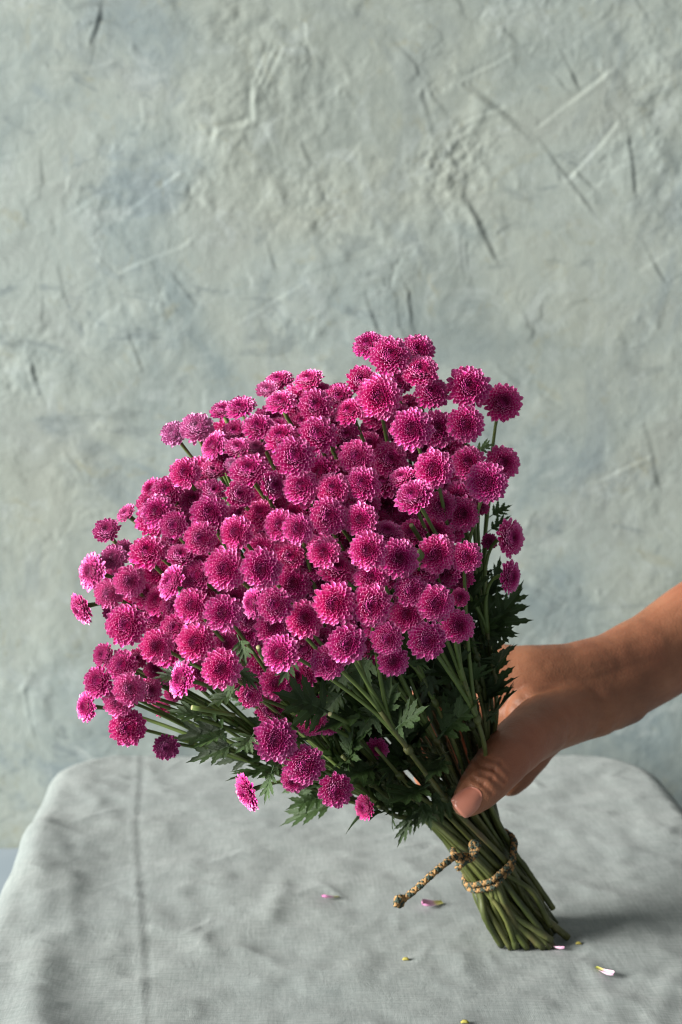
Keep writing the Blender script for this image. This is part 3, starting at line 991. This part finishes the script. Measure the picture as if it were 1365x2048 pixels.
# ------------------------------------------------------------------ stems and branches
NECK, BIND, FOOT = at(905, 1590, 0.800), at(975, 1722, 0.818), BASE.copy()
AX = (NECK - FOOT).normalized()
E1 = (RGT - AX * RGT.dot(AX)).normalized()
E2 = AX.cross(E1)
pts = np.array([h['p'][:] for h in HEADS])
K = 44
cent = pts[rng.choice(len(pts), K, replace=False)]
for it in range(25):
    lab = np.argmin(((pts[:, None, :] - cent[None]) ** 2).sum(-1), 1)
    for k in range(K):
        if (lab == k).any():
            cent[k] = pts[lab == k].mean(0)
centre = pts.mean(0)
STEMS = []
clusters = [k for k in range(K) if (lab == k).any()]
clusters += [-1 - q for q in range(44)]      # side shoots that end among the leaves
BINDPTS = []
for idx, k in enumerate(clusters):
    if k >= 0:
        g = Vector(cent[k])
    else:
        g = Vector(pts[random.randrange(len(pts))]).lerp(NECK, 0.22)
    dirv = g - NECK
    a, b = dirv.dot(E1), dirv.dot(E2)
    ang = math.atan2(b, a)
    a0 = (Vector(centre) - NECK)
    rel = Vector((dirv.normalized() - a0.normalized()))
    ang = math.atan2(rel.dot(E2), rel.dot(E1))
    rr = min(1.0, 0.30 + rel.length / 0.50) * random.uniform(0.86, 1.0)
    c, s = math.cos(ang), math.sin(ang)
    twist = ang + 0.75
    c2, s2 = math.cos(twist), math.sin(twist)
    neck = NECK + E1 * (c * rr * 0.0235) + E2 * (s * rr * 0.020)
    bind = BIND + E1 * (c2 * rr * 0.0170) + E2 * (s2 * rr * 0.0160)
    dt = random.gauss(0.35, 0.45)
    c3, s3 = math.cos(twist + dt), math.sin(twist + dt)
    BINDPTS.append(bind)
    foot = FOOT + E1 * (c3 * rr * 0.0238) + E2 * (s3 * rr * 0.0215)
    foot = foot + (foot - bind) * (max(-0.3, min(0.6, (cloth_z(foot.x, foot.y) + random.choice([0.001, 0.002, 0.006, 0.012, 0.018]) - foot.z) / (foot - bind).z)))
    J = neck.lerp(g, 0.62)
    J = J + (Vector(centre) - g).normalized() * -0.004
    mid = neck.lerp(J, 0.45) + rel * 0.012
    path = catmull([foot, bind.lerp(foot, 0.45) + E1 * random.gauss(0, .0026) + E2 * random.gauss(0, .0026), bind, neck, mid, J], 7)
    mb = MB()
    r0 = random.uniform(0.0016, 0.0024)
    bumpy = [random.uniform(0.92, 1.1) for _ in range(60)]
    tube(mb, [p + OFF for p in path], lambda t, r0=r0, bumpy=bumpy: r0 * (1 - 0.48 * t) * bumpy[int(t * 59)], 9, 0, True, 0.03)
    # leaf scars: short swollen nodes on the stem
    for q in range(24, len(path) - 2, 7):
        p = path[q]
        t = (path[q + 1] - path[q - 1]).normalized()
        tube(mb, [p - t * 0.003 + OFF, p - t * .001 + OFF, p + t * 0.001 + OFF, p + t * 0.003 + OFF], lambda u, r0=r0: r0 * (0.75 + 0.40 * math.sin(math.pi * u)), 8, 0, True)
    mb.m[len(path) * 0] = mb.m[0]
    me = mb.mesh('stem', [M_STEM, M_CUT])
    me.polygons[9 * (len(path) - 1)].material_index = 1
    so = link('stem', me, bouquet)
    STEMS.append((path, so, k, r0))
    for i in (np.where(lab == k)[0] if k >= 0 else []):
        h = HEADS[i]
        b0 = h['p'] - h['n'] * (h['r'] * 0.36)
        sp = path[-1 - (int(i) % 3) * 2]
        dist = (b0 - sp).length
        p1 = b0 - h['n'] * min(0.022, dist * 0.33)
        p2 = sp + (path[-1] - path[-3]).normalized() * min(0.015, dist * 0.28)
        bp = []
        for q in range(11):
            t = q / 10
            bp.append(sp * (1 - t) ** 3 + p2 * 3 * t * (1 - t) ** 2 + p1 * 3 * t * t * (1 - t) + b0 * t ** 3)
        mb = MB()
        tube(mb, [p + OFF for p in bp], lambda t: 0.00125 - 0.0004 * t + 0.0006 * max(0, t - .85) / .15, 7, 0, True)
        link('branch', mb.mesh('branch', [M_BRANCH]), so)

# snipped stubs standing among the flowers, and one green bud
for (x0, y0, Y0, x1, y1, Y1) in [(845, 1085, .735, 823, 1050, .722), (530, 1325, .70, 517, 1294, .692), (470, 1430, .70, 384, 1415, .69), (695, 1445, .72, 660, 1428, .705)]:
    mb = MB()
    a, b = at(x0, y0, Y0) + OFF, at(x1, y1, Y1) + OFF
    tube(mb, [a.lerp(b, t / 5) for t in range(6)], lambda t: 0.0011 + 0.0002 * t, 8, 0, True)
    me = mb.mesh('snipped_stub', [M_BRANCH, M_CUT])
    me.polygons[len(me.polygons) - 1].material_index = 1
    link('snipped_stub', me, bouquet)
mb = MB()
bp = [at(838, 1140, .715), at(841, 1125, .712), at(840, 1113, .71), at(840, 1100, .708)]
tube(mb, [p + OFF for p in catmull(bp, 4)], lambda t: 0.0007 + 0.0019 * math.exp(-((t - 0.72) / 0.2) ** 2), 9, 0, True)
link('bud', mb.mesh('bud', [M_BRANCH]), bouquet)


# ------------------------------------------------------------------ leaves
def leaf_mesh(seed):
    r = np.random.default_rng(seed)
    mb = MB()
    bend = r.uniform(-0.35, 0.10)
    fold = r.uniform(0.10, 0.45)
    side_bend = r.uniform(-0.12, 0.12)

    def warp(x, y, z):
        return (x + side_bend * y * y, y, z + abs(x) * fold + bend * y * y + 0.02 * math.sin(9 * x + 5 * y + seed))

    def blade(bx, by, ang, L, W, teeth, lift):
        ca, sa = math.cos(ang), math.sin(ang)
        n = 2 * teeth + 3
        vs, uv, fs = [], [], []
        for i in range(n + 1):
            t = i / n
            w = W * (math.sin(math.pi * (0.16 + 0.84 * t) ** 0.85)) ** 0.75 if t < 1 else 0.0
            jag = (1.20 if i % 2 else 0.80) if 0.25 < t < 0.97 else 1.0
            y = t * L
            for k, u in enumerate((-1, -0.5, 0, 0.5, 1)):
                xx = u * w * (jag if abs(u) == 1 else 1)
                yy = y + (0.05 * L if (i % 2 and abs(u) == 1) else 0)
                X = bx + xx * ca + yy * sa
                Y = by - xx * sa + yy * ca
                vs.append(warp(X, Y, lift + 0.10 * abs(xx) - 0.25 * W * (1 - abs(u)) * 0.3))
                uv.append((0.5 + u * 0.5, t))
        for i in range(n):
            for k in range(4):
                a = i * 5 + k
                fs.append((a, a + 1, a + 6, a + 5))
        mb.add(vs, fs, 0, uv)

    vs = []
    pet = [Vector(warp(0, y, -0.004)) for y in (-0.02, .07, .14, .22, .30)]
    tube(mb, pet, lambda t: 0.022 - 0.006 * t, 6)
    mb.uv[-30:] = [(0.5, 0.5)] * 30
    blade(0, 0.20, 0, 0.80, 0.092, 4, 0.0)
    for sgn in (-1, 1):
        blade(0.01 * sgn, 0.24 + r.uniform(0, .03), sgn * r.uniform(0.95, 1.15), 0.33 * r.uniform(.85, 1.1), 0.058, 2, 0.003)
        blade(0.02 * sgn, 0.38 + r.uniform(0, .04), sgn * r.uniform(0.70, 0.90), 0.42 * r.uniform(.85, 1.1), 0.066, 3, 0.005)
        blade(0.02 * sgn, 0.55 + r.uniform(0, .04), sgn * r.uniform(0.50, 0.70), 0.34 * r.uniform(.85, 1.1), 0.058, 2, 0.007)
    return mb.mesh('leaf', [M_LEAF])


LEAVES = [leaf_mesh(i + 3) for i in range(8)]


def add_leaf(base, tip, face, idx, wide=1.0):
    d = tip - base
    L = d.length
    y = d / L
    z = (face - y * face.dot(y)).normalized()
    x = y.cross(z)
    M = Matrix((x, y, z)).transposed().to_4x4()
    link('leaf', LEAVES[idx % 8], bouquet, Matrix.Translation(base + OFF) @ M @ Matrix.Diagonal((L * wide, L, L, 1)))


VIEW = Vector((0, -1, 0.15))
SPEC = [  # base x,y,depth, tip x,y,depth, face(sideways, towards viewer, up), width
 (945, 905, .775, 992, 886, .77, (.1, -.6, .7), 1.1), (978, 1035, .80, 1022, 1006, .80, (.3, -.5, .6), 1.0), (975, 1065, .80, 1020, 1028, .80, (.5, -.4, .5), .8),
 (948, 1160, .79, 988, 1138, .785, (.2, -.8, .4), 1.0), (985, 1250, .80, 1054, 1170, .80, (.3, -.8, .2), .8), (975, 1255, .79, 1034, 1216, .785, (.2, -.9, .3), 1.1),
 (962, 1258, .785, 1032, 1272, .775, (0, -.8, .5), 1.15), (960, 1250, .78, 1002, 1298, .77, (.2, -.9, .2), 1.0), (960, 1230, .80, 990, 1150, .80, (-.2, -.9, .2), 1.0),
 (960, 1215, .785, 925, 1185, .78, (-.1, -.9, .2), 1.0), (950, 1290, .78, 925, 1235, .775, (0, -.9, .2), 1.2), (965, 1330, .79, 900, 1310, .775, (0, -.9, .2), 1.1),
 (975, 1200, .80, 1012, 1120, .80, (.4, -.8, 0), 1.0),
 (472, 1330, .690, 515, 1372, .682, (-.4, -.6, .7), .9), (668, 1430, .715, 562, 1378, .695, (0, -.8, .5), 1.25), (640, 1425, .715, 585, 1440, .70, (0, -.9, .1), 1.1),
 (512, 1462, .705, 478, 1514, .695, (-.2, -.9, .2), 1.25), (480, 1484, .71, 377, 1526, .70, (-.1, -.7, .6), .85), (480, 1372, .70, 420, 1422, .69, (-.5, -.6, .5), 1.0),
 (468, 1345, .70, 462, 1402, .69, (-.6, -.6, .3), .9), (450, 1470, .71, 386, 1488, .70, (-.1, -.7, .5), .6), (420, 1435, .71, 345, 1415, .70, (-.2, -.6, .6), .9),
 (548, 1532, .715, 524, 1606, .71, (-.4, -.8, .1), .8), (565, 1525, .72, 515, 1560, .71, (-.2, -.8, .3), .9), (372, 1342, .71, 308, 1366, .705, (-.3, -.6, .6), .9),
 (850, 1585, .775, 930, 1622, .765, (-.2, -.9, .3), 1.2), (845, 1590, .775, 870, 1660, .765, (-.2, -.9, .3), 1.1), (838, 1600, .775, 796, 1694, .77, (-.3, -.8, .2), .6),
 (845, 1600, .775, 825, 1665, .765, (-.2, -.9, .2), .7), (750, 1300, .72, 698, 1385, .71, (-.1, -.9, .2), 1.2), (870, 1320, .745, 850, 1400, .74, (.3, -.8, -.4), 1.0),
 (900, 1360, .76, 940, 1440, .765, (.2, -.9, .1), 1.2), (870, 1400, .76, 820, 1470, .75, (.5, -.7, -.3), 1.1), (760, 1400, .735, 720, 1480, .73, (-.1, -.9, .2), 1.2),
 (720, 1490, .745, 690, 1555, .74, (-.3, -.8, .2), .9), (735, 1555, .76, 690, 1570, .75, (-.3, -.8, .3), .9), (690, 1380, .72, 640, 1430, .715, (-.1, -.9, .3), 1.2),
 (960, 1410, .79, 1000, 1445, .785, (.1, -.9, .3), .9), (790, 1350, .735, 750, 1420, .73, (0, -.9, .2), 1.2),
 (590, 1300, .70, 560, 1370, .70, (0, -.9, .3), 1.0), (475, 1270, .695, 500, 1330, .69, (0, -.9, .3), 1.0), (700, 1330, .715, 660, 1390, .71, (0, -.9, .3), 1.1)]
for i, (x0, y0, Y0, x1, y1, Y1, f, w) in enumerate(SPEC):
    add_leaf(at(x0, y0, Y0), at(x1, y1, Y1), Vector(f), i * 3 + 1, w)
# leaves along every stem, in the shade under the flowers
lr = random.Random(21)
for (path, so, k, r0) in STEMS:
    n = len(path)
    for q in range(4 if k >= 0 else 1):
        i = int(n * lr.uniform(0.76, 0.99))
        p = path[i]
        t = (path[min(i + 1, n - 1)] - path[i - 1]).normalized()
        out = Vector((lr.gauss(0, 1), lr.gauss(0, 1), lr.gauss(0, 1)))
        out = (out - t * out.dot(t)).normalized()
        L = lr.uniform(0.025, 0.040)
        d = (t * lr.uniform(0.5, 1.0) + out * lr.uniform(0.5, 0.9)).normalized()
        face = (t + Vector((lr.gauss(0, .3), -0.5 + lr.gauss(0, .3), .2 + lr.gauss(0, .3)))).normalized()
        li, lw = lr.randrange(8), lr.uniform(0.8, 1.2)
        tipv = p + d * L - CAMP
        qx_, qy_ = 682.5 + FPX * tipv.dot(RGT) / tipv.dot(FWD), 1024 - FPX * tipv.dot(UPV) / tipv.dot(FWD)
        if qx_ > 915 and qy_ > 1400:      # the gripping hand has stripped the leaves here
            continue
        add_leaf(p, p + d * L, face, li, lw)


# ------------------------------------------------------------------ braided cord
def braid(mb, path, R=0.0021, pitch=0.0095, sub=3):
    fine = catmull(path, sub) if sub > 1 else path
    fr = frames(fine)
    s = [0.0]
    for a, b in zip(fine[:-1], fine[1:]):
        s.append(s[-1] + (b - a).length)
    n = max(12, int(s[-1] / 0.0007))
    ss = np.linspace(0, s[-1], n)
    ix = np.clip(np.searchsorted(s, ss) - 1, 0, len(s) - 2)
    for st in range(6):
        hand = 1 if st % 2 == 0 else -1
        ph = (st // 2) * 2 * math.pi / 3
        pts_ = []
        for q, i in zip(ss, ix):
            f = (q - s[i]) / max(1e-9, s[i + 1] - s[i])
            c = fine[i].lerp(fine[i + 1], f)
            t, a, b = fr[i]
            th = hand * (2 * math.pi * q / pitch) + ph
            rr = R * (0.66 + 0.12 * math.sin(3 * th * hand + st))
            pts_.append(c + a * (rr * math.cos(th)) + b * (rr * math.sin(th)))
        tube(mb, pts_, R * 0.50, 5, 1 if st in (1, 3, 4) else 0, True)


cord = bpy.data.objects.new('cord', None)
COL.objects.link(cord)
KNOT = at(922, 1716, 0.792)
cord.location = KNOT
tag(cord, 'braided tan and dark green cord knotted round the stems with a loose end', 'cord')
KO = -KNOT
# two turns round the bundle
axb = (NECK - BIND).normalized()
f1 = (RGT - axb * RGT.dot(axb)).normalized()
f2 = axb.cross(f1)
def hull(th):
    d = f1 * math.cos(th) + f2 * math.sin(th)
    return max((b - BIND).dot(d) for b in BINDPTS) + 0.0034


for turn, lift in enumerate((0.0018, -0.0019)):
    pth = []
    for q in range(61):
        th = math.pi * 1.1 + 2 * math.pi * q / 60
        h0, dh = hull(th), (hull(th + .12) - hull(th - .12)) / .24
        w = 0.0012 * math.sin(th * 2 + turn) + 0.0045 * math.cos(th)
        nn, tt = f1 * math.cos(th) + f2 * math.sin(th), f2 * math.cos(th) - f1 * math.sin(th)
        pth.append(BIND + nn * h0 + tt * (dh * 0.7) + axb * (lift + w) + KO)
    mb = MB()
    braid(mb, pth, 0.0015, 0.0065, 1)
    link('turn', mb.mesh('turn', [M_CORD_TAN, M_CORD_DARK]), cord)
mb = MB()
braid(mb, [p + KO for p in [at(905, 1700, .796), at(912, 1712, .787), at(925, 1722, .785), at(945, 1716, .788), at(952, 1700, .787), at(956, 1690, .786), at(948, 1684, .786),
                            at(944, 1694, .788), at(946, 1708, .790), at(930, 1722, .788), at(914, 1738, .788)]], 0.0018, 0.0075)
link('knot', mb.mesh('knot', [M_CORD_TAN, M_CORD_DARK]), cord)
mb = MB()
braid(mb, [p + KO for p in [at(935, 1712, .791), at(917, 1712, .785), at(900, 1720, .779), at(868, 1746, .772), at(835, 1776, .768), at(806, 1800, .766)]], 0.0018, 0.0070)
link('loose_end', mb.mesh('loose_end', [M_CORD_TAN, M_CORD_DARK]), cord)
mb = MB()
braid(mb, [p + KO for p in [at(806, 1796, .766), at(796, 1798, .763), at(794, 1808, .764), at(803, 1808, .768), at(803, 1798, .765)]], 0.0019, 0.006)
link('end_knot', mb.mesh('end_knot', [M_CORD_TAN, M_CORD_DARK]), cord)


# ------------------------------------------------------------------ hand and forearm
def ico():
    import bmesh
    bm = bmesh.new()
    bmesh.ops.create_icosphere(bm, subdivisions=3, radius=1)
    v = [x.co.copy() for x in bm.verts]
    f = [tuple(y.index for y in x.verts) for x in bm.faces]
    bm.free()
    return v, f


ICO = ico()


def build_person():
    mb = MB()

    def chain(nodes, flat=1.0):
        for (a, b) in zip(nodes[:-1], nodes[1:]):
            pa, pb = at(*a[:3]), at(*b[:3])
            ra, rb = size_at(a[3], a[2]), size_at(b[3], b[2])
            n = max(2, int((pb - pa).length / 0.0022))
            for k in range(n + 1):
                t = k / n
                t2 = t * t * (3 - 2 * t)
                c, r = pa.lerp(pb, t), ra + (rb - ra) * t2
                mb.add([c + Vector((v.x * r, v.y * r * flat, v.z * r)) for v in ICO[0]], ICO[1])

    # forearm, wrist, back of the hand
    chain([(1900, 1000, .97, 132), (1640, 1135, .95, 122), (1430, 1242, .93, 105), (1300, 1318, .905, 93), (1225, 1350, .89, 87), (1150, 1372, .88, 90), (1075, 1382, .875, 95), (1010, 1372, .877, 84)], 0.82)
    chain([(1330, 1310, .91, 85), (1240, 1372, .885, 78), (1150, 1405, .87, 74), (1075, 1430, .855, 68)], 0.85)
    chain([(1250, 1400, .885, 52), (1190, 1420, .865, 56), (1120, 1440, .85, 56)])
    # thumb
    chain([(1150, 1425, .858, 62), (1085, 1450, .830, 62), (1042, 1484, .801, 58), (1012, 1516, .783, 54), (984, 1548, .771, 51), (962, 1574, .764, 46), (944, 1594, .760, 38), (933, 1605, .759, 31)])
    # heel of the palm seen below the thumb
    chain([(1095, 1440, .875, 62), (1062, 1492, .862, 50), (1034, 1540, .852, 41), (1020, 1560, .850, 34)])
    # first web, index finger root
    chain([(1085, 1420, .855, 55), (1030, 1430, .865, 46), (1000, 1400, .875, 44)])
    # fingers closing round the far side of the stems
    chain([(1010, 1350, .880, 64), (975, 1352, .892, 44), (905, 1372, .893, 37), (850, 1400, .872, 33), (822, 1430, .848, 29)])
    chain([(1020, 1400, .885, 60), (970, 1412, .898, 42), (900, 1440, .897, 36), (848, 1470, .873, 32), (826, 1500, .85, 28)])
    chain([(1030, 1440, .885, 55), (980, 1462, .898, 39), (915, 1500, .895, 33), (868, 1528, .873, 29), (852, 1552, .852, 26)])
    chain([(1040, 1480, .875, 46), (995, 1515, .888, 34), (945, 1552, .884, 28), (908, 1576, .866, 25), (896, 1594, .85, 22)])
    tmp = bpy.data.objects.new('tmp', mb.mesh('tmp', [M_SKIN]))
    COL.objects.link(tmp)
    rm = tmp.modifiers.new('r', 'REMESH')
    rm.mode, rm.voxel_size, rm.use_smooth_shade = 'VOXEL', 0.0009, True
    sm = tmp.modifiers.new('s', 'SMOOTH')
    sm.factor, sm.iterations = 0.5, 22
    dg = bpy.context.evaluated_depsgraph_get()
    me = bpy.data.meshes.new_from_object(tmp.evaluated_get(dg))
    bpy.data.objects.remove(tmp)
    # creases, tendons and soft hollows worked into the surface
    n = len(me.vertices)
    co = np.empty(n * 3)
    me.vertices.foreach_get('co', co)
    co = co.reshape(-1, 3)
    no = np.empty(n * 3)
    me.vertices.foreach_get('normal', no)
    no = no.reshape(-1, 3)
    disp = np.zeros(n)

    def groove(pts, depth, w, reach=0.028):
        for k, (a, b) in enumerate(zip(pts[:-1], pts[1:])):
            pa, pb = np.array(at(*a)), np.array(at(*b))
            # follow the surface: project on the nearest point seen from the front
            d = pb - pa
            L2 = d @ d
            t = np.clip(((co - pa) @ d) / L2, 0, 1)
            q = pa + t[:, None] * d
            df = co - q
            df[:, 1] *= 0.12
            ds = np.sqrt((df ** 2).sum(1))
            near = (np.abs(co[:, 1] - q[:, 1]) < reach) & (no[:, 1] < 0.2)
            fade = 1.0
            g = -depth * np.exp(-(ds / w) ** 2) + 0.15 * depth * np.exp(-((ds - 2.2 * w) / w) ** 2)
            disp[:] += np.where(near, g * fade, 0) / 1.0

    T = .763
    groove([(955, 1528, T), (985, 1533, T), (1008, 1556, T)], .0013, .0012)
    groove([(962, 1540, T), (982, 1548, T), (1000, 1566, T)], .0012, .0012)
    groove([(966, 1516, T), (1000, 1524, T), (1016, 1540, T)], .0006, .0011)
    groove([(948, 1558, .755), (966, 1566, .755), (984, 1584, .755)], .0008, .0012)
    groove([(1052, 1400, .84), (1030, 1425, .84), (1010, 1462, .84)], .0012, .0030)
    for k in range(8):
        x = 1085 + k * 17
        groove([(x + 14, 1428 - k * 3, .84 + k * .004), (x + 4, 1450 - k * 2, .84 + k * .004), (x - 6, 1478 - k * 2, .842 + k * .004)], .00055 + .0002 * (k % 3), .0012)
    groove([(1205, 1420, .86), (1222, 1440, .87), (1228, 1460, .87)], .0006, .0026)
    groove([(1190, 1432, .86), (1204, 1448, .865)], .0009, .0016)
    groove([(1250, 1300, .87), (1120, 1318, .85), (1010, 1330, .85)], -.0005, .0060)
    groove([(1330, 1290, .88), (1230, 1340, .86), (1130, 1372, .845)], -.0003, .0032)
    groove([(1290, 1380, .88), (1210, 1392, .86), (1120, 1410, .845)], -.0004, .0050)
    co = co + no * disp[:, None]
    me.vertices.foreach_set('co', co.ravel())
    me.polygons.foreach_set('use_smooth', np.ones(len(me.polygons), dtype=bool))
    me.materials.clear()
    me.materials.append(M_SKIN)
    me.update()
    p = link('person', me)
    tag(p, 'bare forearm and hand gripping the bouquet stems with the thumb in front', 'hand')
    # thumb nail: a curved plate, free edge just past the finger tip
    tipd = (at(925, 1612, .751) - at(972, 1570, .757)).normalized()
    base = at(960, 1582, .7515)
    fr_ = (CAMP - base).normalized()
    side = tipd.cross(fr_).normalized()
    nrm = side.cross(tipd).normalized()
    nrm = (nrm + side * -0.10).normalized()
    side = tipd.cross(nrm).normalized()
    L, W = 0.0165, 0.0140
    vs, fs, uv = [], [], []
    nl, nc = 10, 8
    for lay in (0, 1):
        for i in range(nl + 1):
            v = i / nl
            w = W * (0.80 + 0.20 * min(1, v / 0.35)) * (1.0 if v < 0.8 else 1 - 0.16 * ((v - 0.8) / 0.2) ** 2)
            for k in range(nc + 1):
                u = k / nc * 2 - 1
                x = u * w / 2
                y = L * v - 0.0026 * (u * u) * (1 - v) * -1 - 0.0012 * u * u * v
                z = -0.0032 * u * u + 0.0008 * math.sin(math.pi * v) - 0.0010 * v * v + 0.0006 - lay * 0.0006
                vs.append(base + side * x + tipd * y + nrm * z)
                uv.append((k / nc, v))
        o_ = lay * (nl + 1) * (nc + 1)
        for i in range(nl):
            for k in range(nc):
                a = o_ + i * (nc + 1) + k
                q = (a, a + 1, a + nc + 2, a + nc + 1)
                fs.append(q if lay == 0 else q[::-1])
    for i in range(nl):      # close the rim
        for k in (0, nc):
            a, b = i * (nc + 1) + k, (i + 1) * (nc + 1) + k
            o_ = (nl + 1) * (nc + 1)
            fs.append((a, b, b + o_, a + o_))
    for i in (0, nl):
        for k in range(nc):
            a, b = i * (nc + 1) + k, i * (nc + 1) + k + 1
            o_ = (nl + 1) * (nc + 1)
            fs.append((a, b, b + o_, a + o_))
    mb2 = MB()
    mb2.add(vs, fs, 0, uv)
    link('thumb_nail', mb2.mesh('thumb_nail', [M_NAIL]), p)


build_person()

# ------------------------------------------------------------------ fallen petals and flecks on the cloth
fp = MB()
g_ = petal_geo(1.0, 0.42, 0.35, 0.12, 8, 6)
fp.add(g_[0], g_[1], 0, g_[2], g_[3])
FALL = fp.mesh('fallen_petal', [M_FALLEN])
for (bx, by, tx, ty, pale, lab) in [
    (679, 1790, 644, 1797, 0.0, 'fallen pink petal alone on the cloth, well clear of the cord and stems'),
    (886, 1802, 842, 1816, 0.15, 'fallen pink petal lying on the cloth beside the loose cord end'),
    (1099, 1884, 1128, 1896, 0.55, 'fallen pale pink petal touching the cut stem ends'),
    (1191, 1931, 1226, 1952, 0.85, 'fallen whitish pink petal with a yellow base beside the bouquet shadow')]:
    a, b = on_table(bx, by), on_table(tx, ty)
    a.z, b.z = cloth_z(a.x, a.y) + 0.0006, cloth_z(b.x, b.y) + 0.0006
    y = (b - a).normalized()
    L = (b - a).length
    z = Vector((0, 0, 1))
    z = (z + y.cross(z) * random.uniform(-.3, .3)).normalized()
    x = y.cross(z).normalized()
    z = x.cross(y)
    o = link('fallen_petal', FALL, None, Matrix.Translation(a) @ Matrix((x, y, z)).transposed().to_4x4() @ Matrix.Diagonal((L, L, L, 1)))
    o.color = (pale, 0, 0, 1)
    tag(o, lab, 'petal', 'petals fallen on the cloth')
for (px, py, s, lab) in [(812, 1915, 5.5, 'tiny yellow floret fleck on the open cloth before the cord end'), (930, 2044, 6.5, 'tiny yellow floret fleck at the front of the cloth'),
                         (1158, 1882, 5.0, 'tiny yellow floret fleck in the shadow behind the whitish petal')]:
    p = on_table(px, py)
    r = size_at(s, p.y)
    p.z = cloth_z(p.x, p.y) + r * 0.3
    mb = MB()
    tube(mb, [p + Vector((-r * 1.3, 0, 0)), p + Vector((-r * .5, r * .2, r * .3)), p + Vector((r * .5, r * .1, r * .35)), p + Vector((r * 1.3, -r * .2, 0))], lambda t, r=r: r * (0.25 + 0.45 * math.sin(math.pi * t)), 7)
    tag(link('yellow_fleck', mb.mesh('yellow_fleck', [M_BIT])), lab, 'fleck', 'flecks on the cloth')
